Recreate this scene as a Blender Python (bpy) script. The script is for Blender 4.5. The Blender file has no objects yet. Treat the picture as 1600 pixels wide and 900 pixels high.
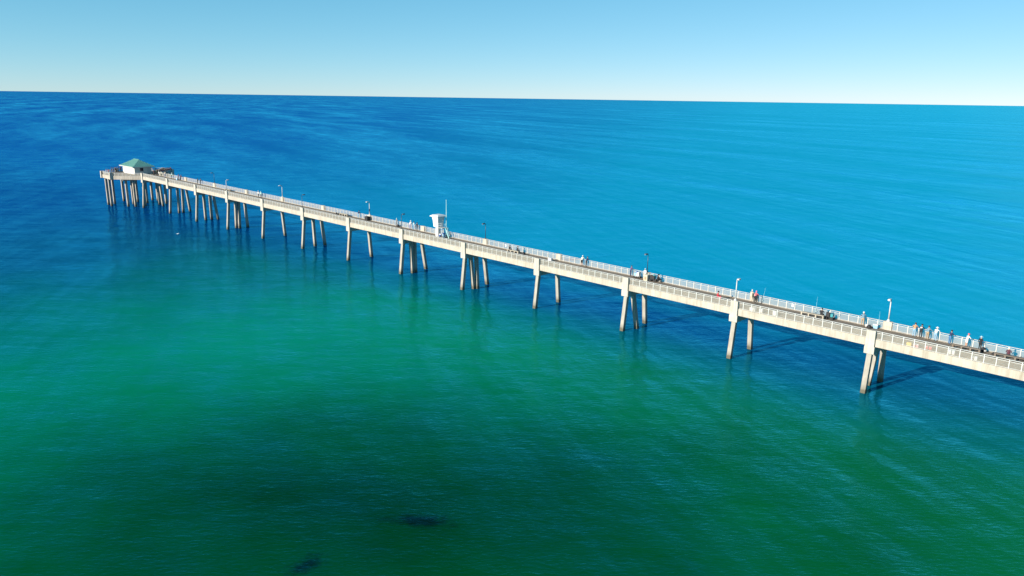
import bpy, bmesh, math, random
from mathutils import Vector, Matrix

scene = bpy.context.scene
COL = scene.collection
rnd = random.Random(7)

# ------------------------------------------------------------------ camera
# world: x = towards the shore along the pier, y = across the pier (away from camera), z up, water at 0
cam_data = bpy.data.cameras.new("camera")
cam_data.sensor_width = 36.0
cam_data.lens = 27.514
cam_data.clip_start = 1.0
cam_data.clip_end = 400000.0
cam = bpy.data.objects.new("camera", cam_data)
COL.objects.link(cam)
right = Vector((0.721503, 0.692264, 0.014261))
up = Vector((-0.173138, 0.160433, 0.971743))
back = Vector((0.670415, -0.703585, 0.235610))
m = Matrix((right, up, back)).transposed().to_4x4()
m.translation = Vector((31.387, -96.402, 34.812))
cam.matrix_world = m
scene.camera = cam

# ------------------------------------------------------------------ sky, sun, exposure
SUN_EL = math.radians(19.5)
sun_h = Vector((-0.225, -0.974, 0)).normalized()          # horizontal direction towards the sun
SUN_ROT = math.atan2(sun_h.x, sun_h.y)
world = bpy.data.worlds.new("World")
scene.world = world
world.use_nodes = True
nt = world.node_tree
bg = nt.nodes["Background"]
sky = nt.nodes.new("ShaderNodeTexSky")
sky.sky_type = 'NISHITA'
sky.sun_disc = False
sky.sun_elevation = SUN_EL
sky.sun_rotation = SUN_ROT
sky.air_density = 0.62
sky.dust_density = 0.0
sky.ozone_density = 6.0
SKY_STRENGTH = 0.077
TONE = 0.14
# the photograph's clear cyan grading of that sky: one tone curve per colour channel for the whole dome
sky_sep = nt.nodes.new("ShaderNodeSeparateColor")
sky_com = nt.nodes.new("ShaderNodeCombineColor")
nt.links.new(sky.outputs[0], sky_sep.inputs[0])
for ch, (gain, gam, post) in enumerate(((0.80, 0.98, 1.36), (1.12, 0.58, 0.88), (1.0, 0.56, 0.915))):
    g1 = nt.nodes.new("ShaderNodeMath"); g1.operation = 'MULTIPLY'; g1.inputs[1].default_value = gain * TONE
    g2 = nt.nodes.new("ShaderNodeMath"); g2.operation = 'POWER'; g2.inputs[1].default_value = gam
    g3 = nt.nodes.new("ShaderNodeMath"); g3.operation = 'MULTIPLY'; g3.inputs[1].default_value = post / TONE
    nt.links.new(sky_sep.outputs[ch], g1.inputs[0])
    nt.links.new(g1.outputs[0], g2.inputs[0])
    nt.links.new(g2.outputs[0], g3.inputs[0])
    nt.links.new(g3.outputs[0], sky_com.inputs[ch])
nt.links.new(sky_com.outputs[0], bg.inputs[0])
bg.inputs[1].default_value = SKY_STRENGTH

sun_data = bpy.data.lights.new("sun", 'SUN')
sun_data.energy = 5.0
sun_data.angle = math.radians(0.53)
sun_data.color = (1.0, 0.93, 0.80)
sun = bpy.data.objects.new("sun", sun_data)
COL.objects.link(sun)
sun_dir = Vector((sun_h.x * math.cos(SUN_EL), sun_h.y * math.cos(SUN_EL), math.sin(SUN_EL)))
sun.rotation_euler = sun_dir.to_track_quat('Z', 'Y').to_euler()
sun.location = (0, -60, 80)

vs = scene.view_settings
vs.view_transform = 'Standard'
vs.look = 'None'
vs.gamma = 1.0
vs.use_curve_mapping = False
vs.exposure = 0.85
scene.cycles.max_bounces = 6
scene.cycles.transparent_max_bounces = 24

# ------------------------------------------------------------------ constants of the pier
S = 18.288            # distance between bents
SL = 0.012547         # the deck climbs towards the sea
S_END = 12 * S
def zo(s):
    return SL * min(s, S_END)
DECK = 6.90           # deck surface at s = 0
RAIL = 7.97
CAPB = 5.01
BEAMB = 5.96
def deck_z(s):
    return DECK + zo(s)
def wp(s, w, z):
    return Vector((-s, w, z))

# ------------------------------------------------------------------ materials
MATS = {}
def nodes_of(name):
    mat = bpy.data.materials.new(name)
    mat.use_nodes = True
    t = mat.node_tree
    b = t.nodes["Principled BSDF"]
    MATS[name] = mat
    return mat, t, b

def N(t, kind, **kw):
    n = t.nodes.new(kind)
    for k, v in kw.items():
        setattr(n, k, v)
    return n

def mixc(t, fac, a, b, blend='MIX'):
    n = N(t, "ShaderNodeMix", data_type='RGBA', blend_type=blend)
    for i, v in ((0, fac), (6, a), (7, b)):
        if isinstance(v, (int, float)):
            n.inputs[i].default_value = v
        elif isinstance(v, (tuple, list)):
            n.inputs[i].default_value = (v[0], v[1], v[2], 1)
        else:
            t.links.new(v, n.inputs[i])
    return n.outputs[2]

def mth(t, op, a, b=0.0, clamp=False):
    n = N(t, "ShaderNodeMath", operation=op, use_clamp=clamp)
    for i, v in ((0, a), (1, b)):
        if isinstance(v, (int, float)):
            n.inputs[i].default_value = v
        else:
            t.links.new(v, n.inputs[i])
    return n.outputs[0]

def noise(t, vec, scale, detail=3.0, rough=0.55):
    n = N(t, "ShaderNodeTexNoise")
    n.inputs["Scale"].default_value = scale
    n.inputs["Detail"].default_value = detail
    n.inputs["Roughness"].default_value = rough
    if vec is not None:
        t.links.new(vec, n.inputs["Vector"])
    return n.outputs["Fac"]

def position(t):
    return N(t, "ShaderNodeNewGeometry").outputs["Position"]

def mapping(t, vec, loc=(0, 0, 0), rot=(0, 0, 0), scl=(1, 1, 1)):
    n = N(t, "ShaderNodeMapping")
    n.inputs["Location"].default_value = loc
    n.inputs["Rotation"].default_value = rot
    n.inputs["Scale"].default_value = scl
    t.links.new(vec, n.inputs["Vector"])
    return n.outputs[0]

def ramp(t, fac, stops, mode='LINEAR'):
    n = N(t, "ShaderNodeValToRGB")
    cr = n.color_ramp
    cr.interpolation = mode
    while len(cr.elements) < len(stops):
        cr.elements.new(0.5)
    for e, (p, c) in zip(cr.elements, stops):
        e.position = p
        e.color = (c, c, c, 1) if isinstance(c, (int, float)) else (c[0], c[1], c[2], 1)
    t.links.new(fac, n.inputs[0])
    return n.outputs[0]

def plain(name, col, rough=0.6, var=0.12, metal=0.0, scale=3.0):
    mat, t, b = nodes_of(name)
    col = tuple(c_ * 0.76 for c_ in col)
    p = position(t)
    f = noise(t, p, scale, 4)
    lo = tuple(c * (1 - var) for c in col)
    hi = tuple(min(1, c * (1 + var)) for c in col)
    c = mixc(t, f, lo, hi)
    t.links.new(c, b.inputs["Base Color"])
    b.inputs["Roughness"].default_value = rough
    b.inputs["Metallic"].default_value = metal
    return mat

def concrete(name, col, wet=False):
    mat, t, b = nodes_of(name)
    col = tuple(c_ * 0.70 for c_ in col)
    p = position(t)
    f1 = noise(t, p, 0.55, 5, 0.6)
    c = mixc(t, ramp(t, f1, [(0.3, 0.0), (0.7, 1.0)]), tuple(x * 0.80 for x in col), tuple(min(1, x * 1.08) for x in col))
    # rain streaks running down the faces
    st = noise(t, mapping(t, p, scl=(3.0, 3.0, 0.25)), 1.0, 4, 0.6)
    c = mixc(t, ramp(t, st, [(0.46, 0.0), (0.72, 0.7)]), c, tuple(x * 0.62 for x in (col[0] * 0.95, col[1] * 0.9, col[2] * 0.8)))
    rust = noise(t, p, 0.9, 3, 0.5)
    c = mixc(t, ramp(t, rust, [(0.62, 0.0), (0.78, 0.45)]), c, (0.27, 0.17, 0.09))
    if wet:
        sep = N(t, "ShaderNodeSeparateXYZ")
        t.links.new(p, sep.inputs[0])
        z = mth(t, 'ADD', sep.outputs[2], mth(t, 'MULTIPLY', noise(t, p, 2.2, 4), -0.5))
        c = mixc(t, ramp(t, mth(t, 'MULTIPLY', z, 0.5), [(0.06, 1.0), (0.18, 0.55), (0.5, 0.0)]), c, (0.10, 0.085, 0.055))
    t.links.new(c, b.inputs["Base Color"])
    b.inputs["Roughness"].default_value = 0.85
    bump = N(t, "ShaderNodeBump")
    bump.inputs["Strength"].default_value = 0.25
    bump.inputs["Distance"].default_value = 0.03
    t.links.new(noise(t, p, 9, 5), bump.inputs["Height"])
    t.links.new(bump.outputs[0], b.inputs["Normal"])
    return mat

concrete("concrete", (0.61, 0.53, 0.435))
concrete("pale_concrete", (0.64, 0.585, 0.50))
concrete("pile_concrete", (0.50, 0.445, 0.375), wet=True)
concrete("bench_concrete", (0.54, 0.48, 0.39))
concrete("bench_wood", (0.24, 0.20, 0.165))
plain("white_paint", (0.64, 0.62, 0.585), 0.45, 0.06)
plain("white_fibreglass", (0.78, 0.78, 0.78), 0.35, 0.03)
plain("grey_paint", (0.50, 0.52, 0.54), 0.5, 0.08)
plain("bronze_paint", (0.045, 0.05, 0.06), 0.4, 0.1)
plain("aqua_paint", (0.42, 0.74, 0.74), 0.4, 0.06)
plain("hut_wall", (0.74, 0.72, 0.68), 0.7, 0.05)
plain("window_glass", (0.03, 0.025, 0.06), 0.08, 0.1)
plain("skin", (0.52, 0.31, 0.22), 0.6, 0.06)
plain("eye", (0.02, 0.02, 0.02), 0.3, 0.0)
plain("shoe", (0.06, 0.055, 0.055), 0.7, 0.1)
plain("black", (0.018, 0.018, 0.022), 0.7, 0.15)

# green metal roof
mat, t, b = nodes_of("green_roof")
p = position(t)
c = mixc(t, noise(t, p, 0.8, 4), (0.10, 0.265, 0.23), (0.155, 0.35, 0.305))
t.links.new(c, b.inputs["Base Color"])
b.inputs["Roughness"].default_value = 0.5

# weathered deck boards
mat, t, b = nodes_of("deck_boards")
p = position(t)
grain = noise(t, mapping(t, p, scl=(0.35, 5.0, 1.0)), 1.0, 4, 0.6)
c = mixc(t, grain, (0.135, 0.10, 0.075), (0.27, 0.215, 0.16))
blot = noise(t, p, 0.35, 4, 0.6)
c = mixc(t, ramp(t, blot, [(0.45, 0.0), (0.7, 0.6)]), c, (0.12, 0.10, 0.085))
# thin gaps across the pier
wv = N(t, "ShaderNodeTexWave", wave_type='BANDS', bands_direction='X')
wv.inputs["Scale"].default_value = 1.05
wv.inputs["Distortion"].default_value = 0.0
t.links.new(p, wv.inputs["Vector"])
c = mixc(t, ramp(t, wv.outputs["Fac"], [(0.0, 0.6), (0.12, 0.0)]), c, (0.04, 0.03, 0.025))
t.links.new(c, b.inputs["Base Color"])
b.inputs["Roughness"].default_value = 0.8

# fine wire mesh of the railing: the wires are thinner than a pixel, so part of the light passes
mat, t, b = nodes_of("wire_mesh")
b.inputs["Base Color"].default_value = (0.52, 0.46, 0.38, 1)
b.inputs["Roughness"].default_value = 0.5
tr = N(t, "ShaderNodeBsdfTransparent")
mx = N(t, "ShaderNodeMixShader")
p = position(t)
cov = mth(t, 'ADD', 0.13, mth(t, 'MULTIPLY', noise(t, p, 1.3, 2), 0.14))
t.links.new(cov, mx.inputs[0])
t.links.new(tr.outputs[0], mx.inputs[1])
t.links.new(b.outputs[0], mx.inputs[2])
t.links.new(mx.outputs[0], t.nodes["Material Output"].inputs["Surface"])

def cloth(name, col):
    if name not in MATS:
        plain(name, col, 0.85, 0.15, scale=6.0)
    return name

# ------------------------------------------------------------------ the sea
mat, t, b = nodes_of("sea_water")
t.nodes.remove(b)
p = position(t)
sep = N(t, "ShaderNodeSeparateXYZ")
t.links.new(p, sep.inputs[0])
s_co = mth(t, 'MULTIPLY', sep.outputs[0], -1.0)           # metres off the beach
w_co = sep.outputs[1]
# the colour of the water body follows the depth: green over the bar, blue further out, plus painted glare
nz_big = noise(t, p, 0.012, 3, 0.5)
nz_mid = noise(t, mapping(t, p, rot=(0, 0, math.radians(25)), scl=(1, 2.2, 1)), 0.035, 4, 0.55)
wob = mth(t, 'ADD', mth(t, 'MULTIPLY', mth(t, 'SUBTRACT', nz_big, 0.5), 60.0), mth(t, 'MULTIPLY', mth(t, 'SUBTRACT', nz_mid, 0.5), 34.0))
near = mth(t, 'ADD', s_co, wob)
def at(d): return (d + 60.0) / 600.0
body_a = ramp(t, mth(t, 'DIVIDE', mth(t, 'ADD', near, 60.0), 600.0, True), [
    (at(-60), (0.003, 0.175, 0.030)),
    (at(-5), (0.002, 0.125, 0.024)),
    (at(35), (0.000, 0.195, 0.050)),
    (at(70), (0.000, 0.215, 0.085)),
    (at(110), (0.000, 0.110, 0.085)),
    (at(150), (0.000, 0.055, 0.120)),
    (at(240), (0.000, 0.038, 0.200)),
    (at(500), (0.000, 0.036, 0.215))])
# a darker green oval of water in front of the camera
oval_map = N(t, "ShaderNodeMapping", vector_type='TEXTURE')
oval_map.inputs["Location"].default_value = (-22.0, -62.0, 0)
oval_map.inputs["Rotation"].default_value = (0, 0, math.radians(41))
oval_map.inputs["Scale"].default_value = (50.0, 33.0, 1)
t.links.new(p, oval_map.inputs["Vector"])
hln = N(t, "ShaderNodeVectorMath", operation='LENGTH')
t.links.new(oval_map.outputs[0], hln.inputs[0])
hr = mth(t, 'ADD', hln.outputs["Value"], mth(t, 'MULTIPLY', mth(t, 'SUBTRACT', noise(t, p, 0.05, 6, 0.66), 0.5), 0.7))
dark_oval = ramp(t, mth(t, 'DIVIDE', hr, 1.6, True), [(0.04, 1.0), (0.32, 0.74), (0.62, 0.25), (0.9, 0.0)])
body_a = mixc(t, dark_oval, body_a, (0.000, 0.034, 0.003))
dist = N(t, "ShaderNodeVectorMath", operation='LENGTH')
t.links.new(p, dist.inputs[0])
far_c = mth(t, 'DIVIDE', mth(t, 'SUBTRACT', s_co, mth(t, 'MULTIPLY', w_co, 0.30)), mth(t, 'ADD', mth(t, 'DIVIDE', dist.outputs["Value"], 400.0), 1.0))
far_c = mth(t, 'ADD', far_c, mth(t, 'MULTIPLY', wob, 0.8))
def at2(d): return (d + 150.0) / 550.0
body_b = ramp(t, mth(t, 'DIVIDE', mth(t, 'ADD', far_c, 150.0), 550.0, True), [
    (at2(-100), (0.060, 0.413, 0.566)),  # palest end: glare off the far water painted into the colour
    (at2(-10), (0.002, 0.306, 0.465)),
    (at2(70), (0.000, 0.256, 0.407)),
    (at2(125), (0.000, 0.136, 0.313)),
    (at2(190), (0.000, 0.051, 0.271)),
    (at2(340), (0.000, 0.010, 0.236))])
sm_ = N(t, "ShaderNodeMapRange", interpolation_type='SMOOTHSTEP')
sm_.inputs["From Min"].default_value = -18.0
sm_.inputs["From Max"].default_value = 45.0
t.links.new(mth(t, 'ADD', w_co, mth(t, 'MULTIPLY', wob, 0.5)), sm_.inputs["Value"])
body = mixc(t, sm_.outputs[0], body_a, body_b)
# the pier's shade in the water, painted as a dark blue band
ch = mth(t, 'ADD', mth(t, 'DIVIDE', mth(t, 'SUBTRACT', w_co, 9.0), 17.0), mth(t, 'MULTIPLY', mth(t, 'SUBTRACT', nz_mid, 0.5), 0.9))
pier_shade = mth(t, 'POWER', 2.718, mth(t, 'MULTIPLY', mth(t, 'MULTIPLY', ch, ch), -1.0))
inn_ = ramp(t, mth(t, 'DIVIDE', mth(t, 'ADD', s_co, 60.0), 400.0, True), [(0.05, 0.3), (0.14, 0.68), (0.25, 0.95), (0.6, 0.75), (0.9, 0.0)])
body = mixc(t, mth(t, 'MULTIPLY', pier_shade, inn_), body, (0.000, 0.024, 0.160))
# darker weed beds
def blob(s0, w0, rs, rw, ang):
    mp = N(t, "ShaderNodeMapping", vector_type='TEXTURE')
    mp.inputs["Location"].default_value = (-s0, w0, 0)
    mp.inputs["Rotation"].default_value = (0, 0, ang)
    mp.inputs["Scale"].default_value = (rs, rw, 1)
    t.links.new(p, mp.inputs["Vector"])
    ln = N(t, "ShaderNodeVectorMath", operation='LENGTH')
    t.links.new(mp.outputs[0], ln.inputs[0])
    d = mth(t, 'ADD', ln.outputs["Value"], mth(t, 'MULTIPLY', mth(t, 'SUBTRACT', noise(t, p, 0.5, 6, 0.7), 0.5), 2.6))
    return ramp(t, d, [(0.25, 1.0), (1.0, 0.0)])
weed = mth(t, 'MAXIMUM', blob(14.9, -58.3, 3.4, 1.3, math.radians(38)), blob(16.4, -68.5, 2.2, 1.2, math.radians(100)))
body = mixc(t, mth(t, 'MULTIPLY', weed, 0.9), body, (0.0005, 0.007, 0.002))
# waves: swell, chop and ripples; calmer and rougher streaks
pr = mapping(t, p, rot=(0, 0, math.radians(-44)))
h_swell = noise(t, mapping(t, mapping(t, p, rot=(0, 0, math.radians(31))), scl=(0.10, 1.0, 1)), 0.16, 2, 0.5)
h_chop = noise(t, mapping(t, pr, scl=(0.42, 1.0, 1)), 0.62, 3, 0.55)
h_rip = noise(t, mapping(t, pr, scl=(0.42, 1.0, 1)), 3.1, 3, 0.6)
streak = noise(t, mapping(t, mapping(t, p, rot=(0, 0, math.radians(14))), scl=(0.16, 1.0, 1)), 0.028, 5, 0.62)
gust = ramp(t, streak, [(0.3, 0.6), (0.7, 1.2)])
h = mth(t, 'ADD', mth(t, 'MULTIPLY', h_swell, 0.62), mth(t, 'MULTIPLY', h_chop, 0.085))
h = mth(t, 'ADD', h, mth(t, 'MULTIPLY', h_rip, 0.075))
h_mid = noise(t, mapping(t, pr, scl=(0.55, 1.0, 1)), 0.2, 3, 0.55)
h = mth(t, 'ADD', h, mth(t, 'MULTIPLY', h_mid, 0.24))
h = mth(t, 'MULTIPLY', h, gust)
bump = N(t, "ShaderNodeBump")
bump.inputs["Strength"].default_value = 1.0
bump.inputs["Distance"].default_value = 1.0
t.links.new(h, bump.inputs["Height"])
dif = N(t, "ShaderNodeBsdfDiffuse")
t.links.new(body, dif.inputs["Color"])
glo = N(t, "ShaderNodeBsdfGlossy")
glo.inputs["Color"].default_value = (0.06, 0.62, 0.95, 1)
glo.inputs["Roughness"].default_value = 0.035
t.links.new(bump.outputs[0], glo.inputs["Normal"])
fr = N(t, "ShaderNodeFresnel")
fr.inputs["IOR"].default_value = 1.27
t.links.new(bump.outputs[0], fr.inputs["Normal"])
k = mth(t, 'MINIMUM', fr.outputs[0], 0.37)
k = mth(t, 'MULTIPLY', k, ramp(t, streak, [(0.34, 1.36), (0.62, 0.78)]))
slick = noise(t, mapping(t, mapping(t, p, rot=(0, 0, math.radians(26))), scl=(0.14, 1.0, 1)), 0.011, 5, 0.66)
k = mth(t, 'MULTIPLY', k, ramp(t, slick, [(0.44, 0.84), (0.66, 1.6)]))
pat = noise(t, mapping(t, pr, scl=(0.7, 1.0, 1)), 0.13, 7, 0.74)
k = mth(t, 'MULTIPLY', k, ramp(t, pat, [(0.34, 0.58), (0.66, 1.5)]))
mx = N(t, "ShaderNodeMixShader")
t.links.new(k, mx.inputs[0])
t.links.new(dif.outputs[0], mx.inputs[1])
t.links.new(glo.outputs[0], mx.inputs[2])
t.links.new(mx.outputs[0], t.nodes["Material Output"].inputs["Surface"])

# ------------------------------------------------------------------ mesh helpers
class MB:
    def __init__(self):
        self.v, self.f = [], []
    def add(self, vs, fs):
        o = len(self.v)
        self.v += [tuple(x) for x in vs]
        self.f += [tuple(i + o for i in f) for f in fs]
        return self
    def hexa(self, lo, hi):
        """lo, hi: four corners each, same order"""
        return self.add(list(lo) + list(hi), [(3, 2, 1, 0), (4, 5, 6, 7), (0, 1, 5, 4), (1, 2, 6, 5), (2, 3, 7, 6), (3, 0, 4, 7)])
    def box(self, x0, x1, y0, y1, z0, z1, top=1.0):
        cx, cy = (x0 + x1) / 2, (y0 + y1) / 2
        q = [(x0, y0), (x1, y0), (x1, y1), (x0, y1)]
        return self.hexa([(x, y, z0) for x, y in q], [(cx + (x - cx) * top, cy + (y - cy) * top, z1) for x, y in q])
    def run(self, s0, s1, w0, w1, z0, z1):
        """a box along the pier that follows the climb of the deck; z at s = 0"""
        q = [(s1, w0), (s0, w0), (s0, w1), (s1, w1)]
        return self.hexa([(-s, w, z0 + zo(s)) for s, w in q], [(-s, w, z1 + zo(s)) for s, w in q])
    def beam(self, a, b, wid, hei, updir=(0, 0, 1)):
        a, b = Vector(a), Vector(b)
        d = (b - a).normalized()
        u = Vector(updir)
        x = d.cross(u).normalized() * wid / 2
        y = x.cross(d).normalized() * hei / 2
        lo = [a - x - y, a + x - y, a + x + y, a - x + y]
        hi = [b - x - y, b + x - y, b + x + y, b - x + y]
        return self.hexa(lo[::-1], hi[::-1])
    def tube(self, pts, rad, n=8, cap=True):
        pts = [Vector(q) for q in pts]
        if isinstance(rad, (int, float)):
            rad = [rad] * len(pts)
        rings = []
        for i, q in enumerate(pts):
            d = (pts[min(i + 1, len(pts) - 1)] - pts[max(i - 1, 0)]).normalized()
            ref = Vector((0, 0, 1)) if abs(d.z) < 0.9 else Vector((1, 0, 0))
            x = d.cross(ref).normalized()
            y = x.cross(d)
            rings.append([q + (x * math.cos(2 * math.pi * j / n) + y * math.sin(2 * math.pi * j / n)) * rad[i] for j in range(n)])
        vs = [v for r in rings for v in r]
        fs = []
        for i in range(len(pts) - 1):
            for j in range(n):
                a, b2 = i * n + j, i * n + (j + 1) % n
                fs.append((a, a + n, b2 + n, b2))
        if cap:
            fs.append(tuple(range(n)))
            fs.append(tuple(range(len(vs) - 1, len(vs) - n - 1, -1)))
        return self.add(vs, fs)
    def lathe(self, prof, n=12, cx=0, cy=0):
        vs, fs = [], []
        for r, z in prof:
            for j in range(n):
                a = 2 * math.pi * j / n
                vs.append((cx + r * math.cos(a), cy + r * math.sin(a), z))
        for i in range(len(prof) - 1):
            for j in range(n):
                a, b2 = i * n + j, i * n + (j + 1) % n
                fs.append((a, b2, b2 + n, a + n))
        fs.append(tuple(range(n - 1, -1, -1)))
        fs.append(tuple(range(len(vs) - n, len(vs))))
        return self.add(vs, fs)
    def mesh(self, name, mats, smooth=False):
        me = bpy.data.meshes.new(name)
        me.from_pydata(self.v, [], self.f)
        bm = bmesh.new()
        bm.from_mesh(me)
        bmesh.ops.recalc_face_normals(bm, faces=bm.faces)
        bm.to_mesh(me)
        bm.free()
        for mm in (mats if isinstance(mats, (list, tuple)) else [mats]):
            me.materials.append(MATS[mm])
        if smooth:
            for q in me.polygons:
                q.use_smooth = True
        return me

def link(name, data, parent=None, loc=None, rotz=0.0):
    o = bpy.data.objects.new(name, data)
    COL.objects.link(o)
    if parent is not None:
        o.parent = parent
    if loc is not None:
        o.location = loc
    if rotz:
        o.rotation_euler = (0, 0, rotz)
    return o

def part(name, mb, mat, parent, bevel=0.0, smooth=False, loc=None, rotz=0.0):
    o = link(name, mb.mesh(name, mat, smooth), parent, loc, rotz)
    if bevel:
        bv = o.modifiers.new("bevel", 'BEVEL')
        bv.width = bevel
        bv.segments = 2
        bv.limit_method = 'ANGLE'
    return o

def tag(o, label, cat, group=None):
    o["label"] = label
    o["category"] = cat
    if group:
        o["group"] = group
    return o

def thing(name, label, cat, loc=(0, 0, 0), rotz=0.0, group=None):
    return tag(link(name, None, None, loc, rotz), label, cat, group)

# ------------------------------------------------------------------ water sheet
R = 150000.0
w_o = link("water", MB().add([(-R, -R, 0), (R, -R, 0), (R, R, 0), (-R, R, 0)], [(0, 1, 2, 3)]).mesh("water", "sea_water"))
w_o["kind"] = "structure"

# ------------------------------------------------------------------ the pier
pier = thing("fishing_pier", "long concrete fishing pier on slanted piles with white mesh railings, ending in an octagonal platform", "pier")
K0, K1 = -4, 12
W0, W1 = 0.25, 5.85
WN, WF = 0.36, 5.74       # railing lines

PW = 0.61                 # pile width
def pile_mesh(top, foot):
    a = PW / 2
    q = [(-a, -a), (a, -a), (a, a), (-a, a)]
    d = (Vector(foot) - Vector(top)).normalized()
    low = Vector(foot) + d * (3.5 / max(0.3, -d.z))
    return MB().hexa([(low.x + x, low.y + y, low.z) for x, y in q], [(top[0] + x, top[1] + y, top[2]) for x, y in q])

# piles of each bent: (top ds, top w, foot ds, foot w)
NEAR = (0, 0.60, 0, -0.12)
FAR = (0, 5.50, 0, 6.05)
BENT = {
    1: [NEAR, (0.0, 2.75, 0.62, 3.17), (-0.1, 5.1, 0, 5.65)],
    2: [NEAR, (0, 5.4, 0, 5.9)],
    3: [NEAR, (0.1, 2.4, -0.77, 2.6), (0, 5.4, 0, 6.0)],
    4: [NEAR, FAR],
    5: [NEAR, (-0.25, 1.7, -0.95, 1.9), (-0.35, 3.1, -1.3, 2.5), (0, 5.5, -0.05, 6.33)],
    6: [NEAR, (-0.3, 2.3, -1.0, 2.1), (-0.25, 3.3, -0.74, 3.05), (0.3, 5.6, 0.16, 6.6)],
    7: [NEAR, FAR],
    8: [NEAR, (0.25, 3.1, 0.84, 3.74), (0.3, 5.3, 0.28, 6.1)],
    9: [NEAR, FAR],
    10: [NEAR, (0, 2.5, 0.9, 2.75), (0.0, 3.4, -0.1, 3.2), (0.3, 5.2, -0.1, 5.5)],
    11: [NEAR, (0, 2.4, 0.9, 2.95), (0, 4.2, 0.9, 4.7), (0.3, 5.3, -0.3, 6.0)],
    12: [(0, 1.0, 1.4, 0.9), (0, 3.0, 0.3, 3.1), (0, 4.5, 0.8, 4.6), (0, 5.6, 2.0, 7.2)],
}
GRP = {}
def make_bent(k):
    s = k * S
    z = zo(s)
    mb = MB().box(-s - 0.61, -s + 0.61, 0.0, 6.1, CAPB + z, BEAMB - 0.004 + z)
    cap = part("pile_cap", mb, "pale_concrete", pier, bevel=0.03)
    for (ts, tw, fs, fw) in BENT.get(k + 1, BENT[2]):
        part("pile", pile_mesh((-(s + ts), tw, CAPB + z + 0.15), (-(s + fs), fw, 0.0)), "pile_concrete", cap, bevel=0.04)
    for w0, w1 in ((0.003, 0.50), (5.60, 6.097)):
        part("pilaster", MB().box(-s - 0.535, -s + 0.535, w0, w1, BEAMB - 0.05 + z, RAIL + 0.01 + z), "pale_concrete", cap, bevel=0.025)
for k in range(K0, K1 + 1):
    make_bent(k)

# shared railing pieces
post_me = MB().box(-0.045, 0.045, -0.045, 0.045, 0.0, RAIL - DECK - 0.05).mesh("post", "white_paint")
BAY = S / 15
def panel_mesh(L):
    q = [(-L / 2, 0), (L / 2, 0)]
    z0, z1 = 0.10, RAIL - DECK - 0.20
    v = []
    for x, y in ((-L / 2, -0.006), (L / 2, -0.006), (L / 2, 0.006), (-L / 2, 0.006)):
        v.append((x, y, -SL * x))
    return MB().hexa([(x, y, z0 + dz) for x, y, dz in v], [(x, y, z1 + dz) for x, y, dz in v]).mesh("mesh_panel", "wire_mesh")
P_FULL = panel_mesh(BAY - 0.09)
P_END = panel_mesh(BAY - 0.045 - 0.535)
FULL_SPANS = range(-1, 9)     # spans whose posts stand as single parts
for k in range(K0, K1):
    s0, s1 = k * S, (k + 1) * S
    mb = MB().run(s0 + 0.01, s1 - 0.01, W0 + 0.004, W1 - 0.004, DECK - 0.24, DECK)
    part("deck_slab", mb, "deck_boards", pier)
    for w0, w1 in ((W0, W0 + 0.30), (W1 - 0.30, W1)):
        part("edge_beam", MB().run(s0 + 0.50, s1 - 0.50, w0, w1, BEAMB, DECK + 0.03), "concrete", pier, bevel=0.02)
    for w in (1.9, 3.75):
        part("girder", MB().run(s0 + 0.4, s1 - 0.4, w, w + 0.4, BEAMB + 0.05, DECK - 0.25), "concrete", pier)
    for w in (WN, WF):
        rail = MB()
        rail.run(s0 + 0.53, s1 - 0.53, w - 0.075, w + 0.075, RAIL - 0.05, RAIL)
        rail.run(s0 + 0.53, s1 - 0.53, w - 0.02, w + 0.02, RAIL - 0.25, RAIL - 0.20)
        rail.run(s0 + 0.53, s1 - 0.53, w - 0.02, w + 0.02, DECK + 0.07, DECK + 0.11)
        sec = part("railing", rail, "white_paint", pier)
        if k in FULL_SPANS:
            for j in range(1, 15):
                s = s0 + j * BAY
                link("post", post_me, sec, wp(s, w, deck_z(s)))
            for j in range(15):
                if j in (0, 14):
                    c = s0 + (0.535 + BAY - 0.045) / 2 if j == 0 else s1 - (0.535 + BAY - 0.045) / 2
                    link("mesh_panel", P_END, sec, wp(c, w, deck_z(c)))
                else:
                    c = s0 + (j + 0.5) * BAY
                    link("mesh_panel", P_FULL, sec, wp(c, w, deck_z(c)))
        else:
            posts, pan = MB(), MB()
            for j in range(1, 15):
                s = s0 + j * BAY
                posts.box(-s - 0.045, -s + 0.045, w - 0.045, w + 0.045, deck_z(s), RAIL - 0.05 + zo(s))
            pan.run(s0 + 0.54, s1 - 0.54, w - 0.006, w + 0.006, DECK + 0.10, RAIL - 0.20)
            o = part("post_row", posts, "white_paint", sec)
            o["kind"] = "stuff"
            part("mesh_panel", pan, "wire_mesh", sec)

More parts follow.
